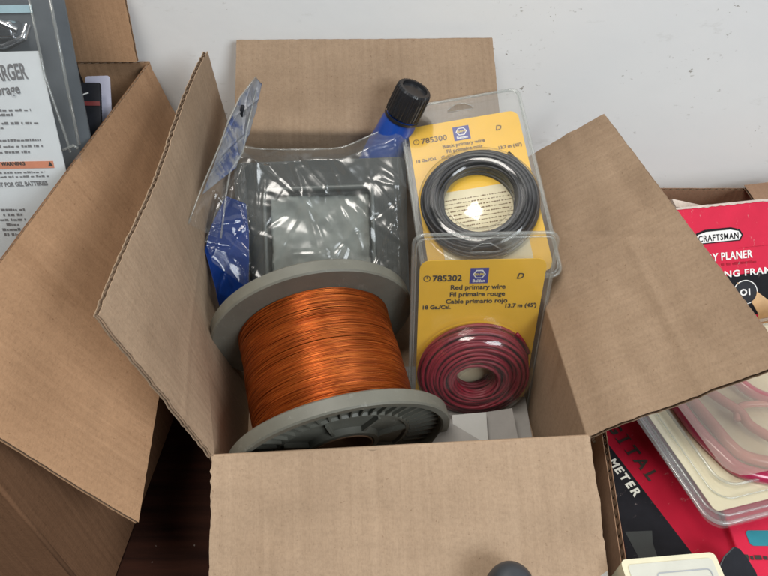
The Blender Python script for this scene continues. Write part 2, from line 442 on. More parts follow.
def board_part(name, P, mat, parent, nu=40, nv=20, label=None, **kw):
    bm = board(P, nu, nv, **kw)
    me = bpy.data.meshes.new(name); bm.to_mesh(me); bm.free()
    me.materials.append(mat); me.materials.append(M['card_core'])
    for p in me.polygons: p.use_smooth = True
    me.set_sharp_from_angle(angle=math.radians(50))
    o = bpy.data.objects.new(name, me); C.objects.link(o); o.parent = parent
    if label: o['label'] = label
    return o

def T(p): return Matrix.Translation(V(p))
def rel(root, pts):
    inv = root.matrix_basis.inverted(); return [inv @ V(p) for p in pts]
def mk(name, label, cat, mat, group=None):
    o = bpy.data.objects.new(name, None); C.objects.link(o); o.empty_display_size = 0.02
    o.matrix_basis = mat
    return tag(o, label, cat, group)
def loc(root, px, py, z=0.0):
    """where the line of sight through a photo pixel meets the plane local z of a thing"""
    inv = root.matrix_basis.inverted(); o = inv @ CO; d = inv.to_3x3() @ ray(px, py)
    t = (z-o.z)/d.z; p = o + d*t; return (p.x, p.y)

# ------------------------------------------------------------------ setting
bm = bmesh.new(); box(bm, -2.5, 2.5, -2.5, 0.64, -0.02, 0.0)
tag(part('floor', bm, M['floor']), kind='structure')
bm = bmesh.new(); box(bm, -2.5, 2.5, 0.632, 0.70, 0.0, 2.0)
tag(part('wall', bm, M['wall']), kind='structure')

# ------------------------------------------------------------------ main carton
FL, FR, BL, BR = atz(212, 457, RIM), atz(589, 437, RIM), atz(238, 165, RIM), atz(503, 170, RIM)
LN, LF = V((-0.1772, 0.2559, 0.2814)), V((-0.1723, 0.5877, 0.2887))
RN, RF = V((0.2602, 0.2451, 0.2507)), V((0.2199, 0.56, 0.2348))
TL, TR = aty(237, 40, 0.622), aty(492, 38, 0.622)
NLf, NRf = atz(208, 663, 0.07), atz(618, 655, 0.07)
root = mk('cardboard_box', 'open tan corrugated cardboard box in the middle, its four flaps spread and wire goods inside', 'box', T((0, 0.42, 0)))
def down(p, z=0.004): return V((p.x, p.y, z))
bowL = lambda k: (lambda u, v: V((-0.019*math.sin(math.pi*min(1, u*1.0))*k(v), 0, 0)))
def fold(bm, a, b, bow=0, r=0.0021):
    pts = [a.lerp(b, i/30) + V((-bow*math.sin(math.pi*i/30), 0, 0)) for i in range(31)]
    tube(bm, pts, r, 8)
def side(a, b, pos=None, bow=0):
    P = rel(root, [a, b, down(b), down(a)])
    bm = board(P, 30, 10, pos=pos, seed=3)
    fold(bm, P[0], P[1], bow)
    me = bpy.data.meshes.new('side_panel'); bm.to_mesh(me); bm.free()
    me.materials.append(M['card']); me.materials.append(M['card_core'])
    for p in me.polygons: p.use_smooth = True
    me.set_sharp_from_angle(angle=math.radians(50))
    o = bpy.data.objects.new('side_panel', me); C.objects.link(o); o.parent = root
side(FL, BL, bowL(lambda v: 1-v), 0.019)
side(FR, BR); side(FL, FR); side(BL, BR)
bm = bmesh.new(); p = rel(root, [FL, FR, BR, BL])
plate(bm, [(q.x, q.y) for q in p], 0.0005, 0.004)
part('bottom_panel', bm, M['card'], root)
def warp(s, a=0.0012): return lambda u, v: a*fbm(u*2.5, v*2.5, s, 3)*min(1, v*6)
board_part('flap', rel(root, [FL, BL, LF, LN]), M['card'], root, 90, 44, jag=(0, .0012, .0022, .003), seed=1,
           pos=lambda u, v: V((-0.019*math.sin(math.pi*u)*(1-v)**1.5, 0, 0.004*math.sin(u*9+1)*v*v*0.6)), disp=lambda u, v: warp(2)(u, v)+0.0015*max(0, 1-abs((v-0.30)/0.03))*0.4)
board_part('flap', rel(root, [FR, BR, RF, RN]), M['card'], root, 90, 44, jag=(0, .001, .001, .0016), seed=5,
           disp=lambda u, v: warp(6, .0025)(u, v) - 0.0016*max(0, 1-abs(u-0.87+0.06*v)/0.014) + 0.0010*max(0, 1-abs(u-0.70+0.3*v)/0.014)*(v > 0.3) - 0.0009*max(0, 1-abs(v-0.62-0.1*u)/0.03)*(u < 0.5))
board_part('flap', rel(root, [BL, BR, TR, TL]), M['card'], root, 60, 44, jag=(0, .0007, .0007, .0007), seed=9,
           pos=lambda u, v: V((0, -0.020*max(0, 1-abs(v-0.40)/0.40 if v < 0.40 else 1-(v-0.40)/0.60)*(1+0.1*math.sin(u*5)), 0)), disp=warp(11, .0012))
board_part('flap', rel(root, [FL, FR, NRf, NLf]), M['card'], root, 90, 40, jag=(0, .0018, .0012, .0026), seed=12, disp=lambda u, v: warp(14, .003)(u, v)+0.0012*max(0, 1-abs(u-0.42-0.03*v)/0.02)-0.0010*max(0, 1-abs(u-0.78+0.04*v)/0.02))

# ------------------------------------------------------------------ spool of copper wire
A0, A1 = V((-0.069, 0.399, RIM-0.031)), V((-0.0355, 0.273, RIM-0.056))
ax = (A1-A0).normalized(); LEN = (A1-A0).length
xd = V((0, 0, 1)).cross(ax).normalized(); yd = ax.cross(xd)
ms = Matrix((xd, yd, ax)).transposed().to_4x4(); ms.translation = A0
root = mk('wire_spool', 'large grey plastic spool wound full of fine copper-orange wire, lying in the box', 'spool', ms)
RF_ = 0.0965; RW = 0.0715; ft = 0.0055
# flanges: outer face has a raised lip, a dished web, ribs and a bored hub
def flange(zc, sgn):
    bm = bmesh.new()
    prof = [(RF_-0.0015, 0), (RF_, 0.0015), (RF_, 0.0115), (RF_-0.0012, 0.0130), (RF_-0.0065, 0.0130), (RF_-0.008, 0.0115), (RF_-0.009, 0.0045),
            (0.062, 0.0040), (0.0605, 0.0062), (0.0580, 0.0062), (0.0565, 0.0040), (0.034, 0.0040), (0.033, 0.0095), (0.029, 0.0098), (0.028, 0.0085), (0.028, -0.02), (0.032, -0.02), (0.033, 0.0)]
    lathe(bm, [(r, zc+sgn*z) for r, z in prof], 128, closed=True)
    for k in range(48):
        a = 2*math.pi*k/48
        m = Matrix.Rotation(a, 4, 'Z')
        z0, z1 = sorted((zc+sgn*0.0036, zc+sgn*0.0068))
        box(bm, 0.0615, RF_-0.0082, -0.0007, 0.0007, z0, z1, mat=m)
    for k in range(8):
        m = Matrix.Rotation(2*math.pi*k/8+0.2, 4, 'Z'); z0, z1 = sorted((zc+sgn*0.0036, zc+sgn*0.0085))
        box(bm, 0.0325, 0.0575, -0.0012, 0.0012, z0, z1, mat=m)
    return part('flange', bm, M['flange'], root, True, ang=35)
flange(LEN-0.012, 1); flange(0.010, -1)
bm = bmesh.new(); lathe(bm, [(0.0275, 0.002), (0.0275, LEN-0.002), (0.0265, LEN-0.002), (0.0265, 0.002)], 48, closed=True)
part('core_tube', bm, M['card_right'], root, True, ang=40)
bm = bmesh.new()
z0, z1 = 0.0105, LEN-0.0122
lathe(bm, [(0.034, z0), (RW-0.0006, z0), (RW-0.0006, z1), (0.034, z1)], 96, closed=True)
nt_ = 340; wr = 0.00026
for k in range(nt_):
    z = z0+0.0004+(z1-z0-0.0008)*(k+0.5)/nt_ + rnd.gauss(0, 0.0001)
    tx, ty = rnd.gauss(0, 0.0006), rnd.gauss(0, 0.0006)
    if rnd.random() < 0.12: tx *= 3.0; ty *= 3.0
    rr = RW + rnd.uniform(-0.00025, 0.0004) + 0.0010*fbm(z*40, 0.3, 0)
    n = 84; rings = []
    ph = rnd.uniform(0, 6.28)
    for i in range(n):
        a = 2*math.pi*i/n
        zz = z + tx*math.cos(a) + ty*math.sin(a) + 0.0003*math.sin(3*a+ph)
        zz = min(max(zz, z0), z1)
        ca, sa = math.cos(a), math.sin(a)
        rings.append([bm.verts.new((ca*(rr+wr*math.cos(t)), sa*(rr+wr*math.cos(t)), zz+wr*math.sin(t))) for t in (-1.9, -0.75, 0.75, 1.9)])
    for i in range(n):
        a, b = rings[i], rings[(i+1) % n]
        for q in range(3): bm.faces.new((a[q], b[q], b[q+1], a[q+1]))
me = bpy.data.meshes.new('wire_winding'); bm.to_mesh(me); bm.free(); me.materials.append(M['copper'])
for p in me.polygons: p.use_smooth = True
o = bpy.data.objects.new('wire_winding', me); C.objects.link(o); o.parent = root

# ------------------------------------------------------------------ carded hook-up wire
def wire_pack(root, wmat, number, lines, W=0.112, H=0.188, cyc=0.065, rs=1.06, l0=0.031, dl=0.0078, print_rows=False, ink='ink'):
    hx = W/2; cy = cyc
    bm = bmesh.new(); plate(bm, rrect(-hx, hx, 0, H, 0.009), -0.0004, 0.0004)
    card = part('backing_card', bm, M['yellow'], root)
    bm = bmesh.new()
    z = 0.0007
    text_bm(bm, number, 0.0088, -hx+0.0115, H-0.0215, z, align='LEFT', bold=0.0002)
    text_bm(bm, 'D', 0.0085, 0.0335, H-0.0205, z, shear=0.25, bold=0.0001)
    for k, t in enumerate(lines): text_bm(bm, t, dl*0.90, -0.003, H-l0-dl*k, z, bold=0.00012)
    text_bm(bm, '18 Ga./Cal.', dl*0.76, -hx+0.0030, H-l0-dl*(1.9 if print_rows else 2.75), z, align='LEFT', bold=0.00015)
    text_bm(bm, "13.7 m (45')", dl*0.79, hx-0.003, H-l0-dl*(1.9 if print_rows else 2.75), z, align='RIGHT', bold=0.00015)
    # small clock-like mark before the number
    cx, cyy = -hx+0.0068, H-0.0185
    plate(bm, circ(cx, cyy, 0.0032, 20), z-0.0001, z+0.0001, [circ(cx, cyy, 0.0026, 20)])
    plate(bm, [(cx-0.0003, cyy-0.0002), (cx+0.0003, cyy-0.0002), (cx+0.0003, cyy+0.0022), (cx-0.0003, cyy+0.0022)], z-0.0001, z+0.0001)
    part('lettering', bm, M[ink], card)
    bm = bmesh.new(); s = 0.0082; ly = H-0.0165
    plate(bm, [(-0.003-s, ly-s), (-0.003+s, ly-s), (-0.003+s, ly+s), (-0.003-s, ly+s)], 0.0005, 0.0007, mi=0)
    hexo = [(-0.003+0.0058*math.cos(math.radians(60*k)), ly+0.0018+0.0050*math.sin(math.radians(60*k))) for k in range(6)]
    hexi = [(-0.003+0.0046*math.cos(math.radians(60*k)), ly+0.0018+0.0038*math.sin(math.radians(60*k))) for k in range(6)]
    plate(bm, hexo, 0.0007, 0.0009, mi=1)
    plate(bm, hexi, 0.0009, 0.0010, mi=0)
    text_bm(bm, 'NAPA', 0.0033, -0.003, ly+0.0007, 0.0011, bold=0.0001, mi=2)
    text_bm(bm, 'Belden', 0.0041, -0.003, ly-0.0066, 0.0009, bold=0.00012, mi=1)
    part('logo_badge', bm, [M['logo_blue'], M['white_ink'], M['logo_yellow']], card)
    bm = bmesh.new(); plate(bm, rrect(-0.040, 0.040, 0.012, cy+(0.020 if print_rows else 0.018), 0.002), 0.0005, 0.0006)
    part('printed_panel', bm, M['cream'], card)
    if print_rows:
        bm = bmesh.new()
        for k in range(11):
            scribble(bm, -0.036, 0.036, cy+0.010-0.0042*k, 0.0014, 0.0007, random.Random(k))
        part('fine_print', bm, M['ink_brown'], card)
    # coil: stacked rings of wire, drawn as one long wandering spiral
    bm = bmesh.new(); r_ = random.Random(3 if print_rows else 5); wr = 0.00165
    layers = [(0.0030, 0.0200, 0.0495), (0.0066, 0.0195, 0.0495), (0.0100, 0.0190, 0.0490), (0.0134, 0.0190, 0.0475), (0.0168, 0.0190, 0.0450), (0.0200, 0.0195, 0.0410), (0.0230, 0.0205, 0.0360)]
    if print_rows: layers = [(0.0030, 0.0330, 0.0500), (0.0066, 0.0330, 0.0500), (0.0100, 0.0335, 0.0495), (0.0134, 0.0340, 0.0475), (0.0165, 0.0355, 0.0440)]
    layers = [(a, b*rs, c*rs) for a, b, c in layers]
    for zz, r0, r1 in layers:
        k = int((r1-r0)/(2*wr*1.05))+1
        for q in range(k):
            rr = r0 + (r1-r0)*q/max(1, k-1) + r_.uniform(-.0004, .0004)
            ox, oy = r_.gauss(0, 0.0011), r_.gauss(0, 0.0011); ph = r_.uniform(0, 6.28); amp = r_.uniform(0.0003, 0.0012)
            pts = [(ox+(rr+amp*math.sin(2*a+ph))*math.cos(a), cy+oy+(rr+amp*math.sin(2*a+ph))*math.sin(a), zz+r1*0.025*math.sin(a+ph)) for a in [2*math.pi*i/72 for i in range(72)]]
            tube(bm, pts, wr, 8, closed=True)
    # the free end standing up along the coil
    a0 = math.radians(20)
    tube(bm, [(0.0512*rs*math.cos(a0+t*0.5), cy+rs*0.0512*math.sin(a0+t*0.55)+0.004*t*t, 0.006+0.004*t) for t in [i/12 for i in range(13)]], wr, 8)
    part('wire_coil', bm, wmat, root, True)
    # clear clamshell
    bm = bmesh.new()
    o_ = rrect(-hx-0.006, hx+0.006, -0.006, H+0.026, 0.009, 8)
    hy = H+0.0125
    hole = [(-0.013, hy-0.003), (0.013, hy-0.003), (0.0125, hy), (0.004, hy+0.0055), (-0.004, hy+0.0055), (-0.0125, hy)]
    plate(bm, o_, 0.0022, 0.0026, [hole, circ(0, cy, 0.0540*rs, 48)])
    dome = [(0.0540, 0.0024), (0.0537, 0.008), (0.0525, 0.0165), (0.0500, 0.0220), (0.0455, 0.0262), (0.0390, 0.0282), (0.0220, 0.0282), (0.0185, 0.0262), (0.0172, 0.0180), (0.0160, 0.0050), (0.0150, 0.0036), (0.0001, 0.0036)]
    if print_rows: dome = [(0.0540, 0.0024), (0.0537, 0.008), (0.0525, 0.0150), (0.0495, 0.0200), (0.0450, 0.0225), (0.0390, 0.0232), (0.0330, 0.0222), (0.0300, 0.0195), (0.0288, 0.0130), (0.0275, 0.0080), (0.0200, 0.0105), (0.0120, 0.0130), (0.0001, 0.0142)]
    dome = [(a*rs, b) for a, b in dome]
    lathe(bm, dome, 72, axis_off=(0, cy, 0))
    bl = part('blister', bm, M['clear'], root, True, ang=32)
    bm = bmesh.new(); plate(bm, o_, -0.0030, -0.0026)
    part('blister_back', bm, M['clear'], root)
    bm = bmesh.new(); tube(bm, [(x, y, 0.0) for x, y in o_], 0.0016, 8, closed=True)
    tube(bm, [(x*0.965, cyy_*0.982+0.0015, 0.0026) for x, cyy_ in o_], 0.0008, 6, closed=True)
    tube(bm, [(x, y, 0.0026) for x, y in hole], 0.0005, 6, closed=True)
    part('blister_edge', bm, M['clear_rim'], root, True)
t, b = atd(479, 263, 0.56), atd(472, 411, 0.667)
xl = atd(543, 264, 0.563) - atd(415, 262, 0.557)
fr = frame_mid(b, xl, t-b); fr.translation = (t+b)/2 - (fr.to_3x3() @ V((0, (t-b).length/2, 0)))
pr = mk('wire_pack', 'yellow carded blister of red primary wire, number 785302, in front of the black wire pack', 'wire pack', fr, 'carded coils of wire')
wire_pack(pr, M['red_wire'], '785302', ['Red primary wire', 'Fil primaire rouge', 'Cable primario rojo'])
t, b = atd(475, 118, 0.650), atd(479, 280, 0.586)
xl = atd(533, 104, 0.647) - atd(418, 126, 0.655)
fr = frame_mid(b, xl, t-b); fr.translation = (t+b)/2 - (fr.to_3x3() @ V((0, (t-b).length/2, 0)))
fr = fr @ Matrix.Translation((0, 0.08, 0)) @ Matrix.Rotation(math.radians(3.5), 4, 'Z') @ Matrix.Translation((0, -0.08, 0))
pb = mk('wire_pack', 'yellow carded blister of black primary wire, number 785300, standing at the back right', 'wire pack', fr, 'carded coils of wire')
wire_pack(pb, M['black_wire'], '785300', ['Black primary wire', 'Fil primaire noir', 'Cable primario negro'], W=0.112, H=(t-b).length, cyc=0.076, rs=1.08, l0=0.0310, dl=0.0062, print_rows=True, ink='ink_brown')

r = mk('paper_carton', 'plain brown carton behind the red wire pack, under the black wire pack', 'carton', T((0.085, 0.43, 0.0045)))
bm = bmesh.new(); box(bm, -0.045, 0.040, -0.010, 0.035, 0, 0.118, 0.001); part('carton_body', bm, M['card_right'], r)
# ------------------------------------------------------------------ dark moulded tray in a poly bag
t, b = aty(328, 160, 0.535), aty(324, 300, 0.435)
fr = frame(b, V((1, 0, 0.045)), t-b)
root = mk('plastic_tray', 'dark grey moulded tray with a pale sheet in its recess, wrapped in crinkled clear film', 'tray', fr)
wid = 0.087; hei = (t-b).length
bm = bmesh.new(); plate(bm, rrect(-wid, wid, -0.02, hei, 0.008), -0.022, 0.0, [rrect(-wid+0.032, wid-0.036, -0.005, hei-0.030, 0.006)])
bmesh.ops.bevel(bm, geom=[e for e in bm.edges if len(e.link_faces) == 2 and e.calc_face_angle(0) > 1.2], offset=0.0014, segments=2, affect='EDGES')
part('rim', bm, M['tray'], root)
bm = bmesh.new(); plate(bm, rrect(-wid+0.004, wid-0.004, -0.016, hei-0.004, 0.006), -0.030, -0.021)
box(bm, -wid+0.034, wid-0.038, hei-0.034, hei-0.0315, -0.02, -0.012)
part('tray_base', bm, M['tray'], root)
bm = bmesh.new()
tube(bm, [(x, y, 0.001) for x, y in rrect(-wid+0.030, wid-0.034, -0.007, hei-0.028, 0.007)], 0.0022, 8, closed=True)
part('raised_lip', bm, M['tray_lip'], root, True)
bm = bmesh.new()
for k in range(5): box(bm, wid-0.027+0.0045*k, wid-0.0255+0.0045*k, 0.02, hei-0.03, -0.001, 0.0016)
part('ribs', bm, M['tray'], root)
bm = bmesh.new()
N_ = 40
gr = [[bm.verts.new((-wid+0.034+(2*wid-0.072)*i/N_, -0.003+(hei-0.031)*j/N_, -0.010+0.006*fbm(i*.11, j*.11, 2, 4))) for j in range(N_+1)] for i in range(N_+1)]
for i in range(N_):
    for j in range(N_): bm.faces.new((gr[i][j], gr[i+1][j], gr[i+1][j+1], gr[i][j+1]))
r_ = bmesh.ops.solidify(bm, geom=bm.faces[:], thickness=0.001)
part('foam_sheet', bm, M['tray_in'], root, True)
# the bag
def crumple(seed, n, amp, ext):
    r = random.Random(seed); cr = []
    for _ in range(n):
        a = r.uniform(0, math.pi); cr.append((r.uniform(-ext, ext), r.uniform(-ext, ext), math.cos(a), math.sin(a), r.choice((0.0022, 0.003, 0.005, 0.012, 0.02)), r.choice((-1, 1, 1))*r.uniform(0.3, 1)*amp, r.uniform(0.02, 0.11)))
    def f(x, y):
        h = 0
        for cx, cy, ca, sa, w, am, ln in cr:
            d = abs(-(x-cx)*sa+(y-cy)*ca); l = abs((x-cx)*ca+(y-cy)*sa)
            if d < w and l < ln: h += am*(1-d/w)*(1-l/ln)
        return h
    return f
bag = mk('plastic_bag', 'crinkled clear plastic bag pulled over the dark grey tray behind the copper spool', 'bag', fr)
cf = crumple(4, 170, 0.0017, 0.12)
def bag_sheet(zf, seed, x0, x1, y0, y1, nx=150, ny=130):
    bm = bmesh.new(); g = []
    for i in range(nx+1):
        row = []
        for j in range(ny+1):
            u, v = i/nx, j/ny
            x = x0+(x1-x0)*u; y = y0+(y1-y0)*v + 0.003*fbm(u*5, seed, 0)*(v > 0.9)
            y += (0.012*(abs(u-0.45)*2)**2 - 0.004)*v + (0.020*max(0, u-0.62)*2.6)*v
            z = zf(u, v) + cf(x, y-0.05) + 0.005*fbm(x*16, y*16, seed, 2)
            row.append(bm.verts.new((x, y, z)))
        g.append(row)
    for i in range(nx):
        for j in range(ny): bm.faces.new((g[i][j], g[i+1][j], g[i+1][j+1], g[i][j+1]))
    return bm
edge = lambda t, k=9: max(0, 1-min(t, 1-t)*k)
bm = bag_sheet(lambda u, v: 0.007 - 0.034*edge(u)**1.5 - 0.016*edge(v, 12)*(v > 0.5), 1, -wid-0.014, wid+0.012, -0.02, hei+0.016)
part('front_film', bm, M['bag'], bag, True)
bm = bag_sheet(lambda u, v: -0.040 + 0.010*edge(u)**1.5 + 0.016*edge(v, 12)*(v > 0.5), 2, -wid-0.012, wid+0.010, 0.0, hei+0.012, 60, 60)
part('back_film', bm, M['film'], bag, True)
bm = bmesh.new()
pts = []
for i in range(61):
    u = i/60; x = -wid-0.013+(2*wid+0.026)*u
    pts.append((x, hei+0.016+(0.012*(abs(u-0.45)*2)**2-0.004)+0.020*max(0, u-0.62)*2.6, 0.007-0.034*edge(u)**1.5-0.016+cf(x, hei-0.034)+0.001*fbm(x*30, 4, 1, 2)))
tube(bm, pts, 0.0009, 6)
part('bag_seam', bm, M['clear_rim'], bag, True)

# ------------------------------------------------------------------ blue bottles
def bottle(name, label, top, base, rc, rb, capmat, group=None, oval=1.0):
    axd = (top-base).normalized(); L = (top-base).length
    x = V((1, 0, 0)); x = (x-axd*x.dot(axd)).normalized(); y = axd.cross(x)
    m = Matrix((x, y, axd)).transposed().to_4x4(); m.translation = base
    r = mk(name, label, 'bottle', m, group)
    bm = bmesh.new()
    pr = [(0.0005, 0.001), (rb-0.004, 0.0), (rb, 0.005), (rb, L-0.085), (rb*0.97, L-0.070), (rb*0.88, L-0.056), (rc*1.02, L-0.040), (rc*0.86, L-0.032), (rc*0.84, L-0.014), (0.0005, L-0.014)]
    lathe(bm, pr, 48)
    for v in bm.verts: v.co.y *= oval
    part('bottle_body', bm, M['blue_pl'], r, True, ang=50)
    bm = bmesh.new(); n = 120; rings = []
    for z, k in ((L-0.030, 1.0), (L-0.0285, 1.02), (L-0.006, 1.0), (L-0.002, 0.97), (L, 0.90)):
        rings.append([bm.verts.new((rc*k*(1+(0.022 if (i % 4) < 2 else -0.022))*math.cos(2*math.pi*i/n), rc*k*(1+(0.022 if (i % 4) < 2 else -0.022))*math.sin(2*math.pi*i/n), z)) for i in range(n)])
    for a, b in zip(rings, rings[1:]):
        for i in range(n): bm.faces.new((a[i], a[(i+1) % n], b[(i+1) % n], b[i]))
    top_ = [bm.verts.new((rc*0.74*math.cos(2*math.pi*i/n), rc*0.74*math.sin(2*math.pi*i/n), L)) for i in range(n)]
    in_ = [bm.verts.new((rc*0.70*math.cos(2*math.pi*i/n), rc*0.70*math.sin(2*math.pi*i/n), L-0.003)) for i in range(n)]
    for a, b in ((rings[-1], top_), (top_, in_)):
        for i in range(n): bm.faces.new((a[i], a[(i+1) % n], b[(i+1) % n], b[i]))
    bm.faces.new(in_); bm.faces.new(rings[0][::-1])
    part('screw_cap', bm, M[capmat], r, False)
    bm = bmesh.new(); lathe(bm, [(rc*1.0, L-0.0345), (rc*1.03, L-0.0345), (rc*1.03, L-0.0315), (rc*1.0, L-0.0315)], 48, closed=True)
    part('cap_ring', bm, M[capmat], r, True, ang=40)
    return r
bottle('plastic_bottle', 'blue plastic bottle with a black ribbed screw cap leaning against the back flap', atd(415, 88, 0.625), V((-0.072, 0.565, 0.006)), 0.0176, 0.0215, 'black_pl')

def px_sheet(rows, nu=30, nv=30, amp=0.004, seed=0):
    """rows: list of (leftpoint, rightpoint) in space; a crinkled sheet through them"""
    bm = bmesh.new(); g = []; f = crumple(seed, 40, amp, 0.12)
    k = len(rows)-1
    for j in range(nv+1):
        t = j/nv*k; i0 = min(int(t), k-1); a = t-i0
        l = rows[i0][0].lerp(rows[i0+1][0], a); r = rows[i0][1].lerp(rows[i0+1][1], a)
        row = []
        for i in range(nu+1):
            u = i/nu; p = l.lerp(r, u)
            row.append(bm.verts.new(p + V((0.5, -0.6, 0.5))*(f((u-0.5)*0.1, (j/nv-0.5)*0.2))))
        g.append(row)
    for j in range(nv):
        for i in range(nu): bm.faces.new((g[j][i], g[j][i+1], g[j+1][i+1], g[j+1][i]))
    return bm
hb = V((-0.15, 0.50, 0.12))
bl = [((226, 196), (246, 204), .610, .640), ((211, 226), (249, 235), .592, .625), ((205, 250), (249, 262), .590, .625), ((216, 292), (248, 305), .600, .630), ((228, 345), (252, 350), .64, .66)]
bm = px_sheet([(atd(*l, a)-hb, atd(*r, b)-hb) for l, r, a, b in bl], 50, 70, 0.0020, 33)
bmesh.ops.solidify(bm, geom=bm.faces[:], thickness=0.006)
o = part('blue_bag', bm, M['blue_pl'], None, True); o.location = hb
tag(o, 'crumpled shiny blue plastic bag wedged between the left flap and the grey tray', 'bag')
root = mk('blister_pouch', 'blue and white printed header of a clear pouch folded against the left flap', 'packaging', T(hb))
L_ = [((256, 77), (262, 84), .615, .625), ((240, 97), (257, 108), .600, .622), ((228, 125), (250, 132), .590, .618), ((213, 165), (243, 150), .575, .612), ((202, 195), (236, 168), .566, .600)]
rows = [(atd(*l, a)-hb, atd(*r, b)-hb) for l, r, a, b in L_]
bm = px_sheet(rows, 50, 80, 0.0045, 3); bmesh.ops.solidify(bm, geom=bm.faces[:], thickness=0.0005)
# punched hanging hole shown as a dark slot
hd = part('header', bm, M['blue_sheet'], root, True)
bm = bmesh.new()
c = atd(241, 111, 0.602)-hb
tube(bm, [c+V((0.003, -0.001, 0.006)), c+V((0.0, 0.0, -0.002)), c+V((-0.001, 0, -0.008))], 0.0018, 8)
part('hang_hole', bm, M['dark'], root, True)
L2 = [((228, 125), (250, 132), .588, .600), ((213, 160), (232, 170), .572, .590), ((202, 192), (224, 205), .562, .580), ((188, 224), (217, 238), .545, .575)]
bm = px_sheet([(atd(*l, a)-hb, atd(*r, b)-hb) for l, r, a, b in L2], 30, 40, 0.004, 8)
part('clear_pouch', bm, M['film'], root, True)
bm = bmesh.new()
def edge_pts(P): return [atd(x, y, d)-hb for x, y, d in P]
tube(bm, edge_pts([(256, 77, .614), (240, 97, .599), (228, 122, .588), (220, 145, .58), (203, 185, .564), (188, 224, .545)]), 0.0008, 6)
tube(bm, edge_pts([(256, 90, .620), (247, 130, .605), (243, 152, .600), (230, 172, .59), (226, 195, .584), (221, 238, .572)]), 0.0009, 6)
part('sealed_edge', bm, M['clear_rim'], root, True)
root = mk('clear_film', 'crumpled clear film lying over the shiny blue bottle at the left of the box', 'film', T(hb))
L3 = [((222, 190), (244, 160), .585, .60), ((212, 222), (248, 205), .572, .59), ((205, 240), (250, 250), .565, .58), ((212, 262), (250, 290), .57, .585)]
bm = px_sheet([(atd(*l, a)-hb, atd(*r, b)-hb) for l, r, a, b in L3], 40, 50, 0.007, 21)
part('film_sheet', bm, M['film'], root, True)

# ------------------------------------------------------------------ small papers at the bottom of the box
def slab(name, label, cat, P, z0, z1, mat, bev=0.0006, extra=None):
    c = sum((V(p) for p in P), V((0, 0, 0)))/len(P); c.z = z0
    r = mk(name, label, cat, T(c))
    bm = bmesh.new(); plate(bm, [(p[0]-c.x, p[1]-c.y) for p in P], 0, z1-z0)
    return r, bm
def zq(z, *px): return [atz(x, y, z) for x, y in px]
bm = bmesh.new(); box(bm, -0.11, 0.135, -0.06, 0.06, 0, 0.022, 0.001)
o = part('paper_carton', bm, M['grey_paper']); o.location = (0.01, 0.345, 0.0045)
tag(o, 'flat grey paper carton on the box bottom under the red wire pack', 'carton')
r, bm = slab('folded_paper', 'pale folded paper lying beside the front flange of the copper spool', 'paper', zq(0.075, (425, 452), (448, 421), (480, 440), (480, 470)), 0.073, 0.075, M['white_paper'])
bmesh.ops.translate(bm, verts=bm.verts, vec=(0, 0, 0)); part('sheet', bm, M['grey_paper'], r)
r, bm = slab('white_card', 'small white card at the bottom of the box in front of the red wire pack', 'card', zq(0.060, (452, 415), (486, 412), (490, 470), (456, 470)), 0.058, 0.060, M['white_paper'])
part('sheet', bm, M['white_paper'], r)
r, bm = slab('grey_card', 'grey card standing on edge beside the right wall of the box', 'card', zq(0.050, (486, 412), (512, 408), (524, 470), (490, 470)), 0.046, 0.050, M['grey_paper'])
part('sheet', bm, M['grey_paper'], r)

# ------------------------------------------------------------------ left carton
N1, F1 = atz(-89, 381, 0.262), atz(148, 64, 0.262)
N2, F2 = atz(137, 523, 0.12), V((-0.2066, 0.594, 0.17))
B0 = atz(101, 609, 0.002); Bd = (atz(137, 523, 0.002)-B0).normalized(); B1 = B0 + Bd*0.36; B1.x = max(B1.x, -0.24); B1.x = min(B1.x, -0.205)
root = mk('cardboard_box', 'darker orange-brown cardboard box at the left, one wide flap folded down beside the middle box', 'box', T((-0.4, 0.4, 0)))
def pan(name, P, nu=30, nv=20, mat='card_orange', **kw): return board_part(name, rel(root, P), M[mat], root, nu, nv, **kw)
pan('flap', [N1, F1, F2, N2], 80, 40, jag=(0, .0008, .0006, .0008), seed=21, disp=lambda u, v: 0.003*math.sin(math.pi*v)+0.001*fbm(u*3, v*3, 1))
pan('side_panel', [N1, F1, B1, B0], 40, 12, mat='card_shaded', seed=22)  # shade under the flap is put into this panel's colour
bm = bmesh.new(); tube(bm, rel(root, [N1, N1.lerp(B0, 0.5), B0]), 0.0023, 8); part('corner_fold', bm, M['card_shaded'], root, True)
NL, NF = V((-0.62, N1.y, 0.262)), V((-0.62, 0.602, 0.262))
pan('side_panel', [N1, NL, V((-0.62, B0.y, 0.002)), B0], 20, 12, mat='card_shaded', seed=23)
pan('side_panel', [F1+V((0, 0.004, 0)), NF, V((-0.62, 0.604, 0.002)), V((-0.22, 0.604, 0.002))], 20, 12, seed=24)
pan('side_panel', [NL, NF, V((-0.62, 0.6, 0.002)), V((-0.62, B0.y, 0.002))], 20, 12, seed=25)
hr = aty(138, 61, 0.606); tr_ = aty(121, -22, 0.622)
pan('flap', [hr, V((-0.62, 0.606, hr.z)), V((-0.62, 0.624, tr_.z)), tr_], 40, 20, seed=26, jag=(.0005, 0, .0006, .0012))
pan('bottom_panel', [V((-0.265, 0.22, 0.004)), V((-0.24, 0.6, 0.004)), V((-0.61, 0.6, 0.004)), V((-0.61, 0.2, 0.004))], 10, 10, seed=27)

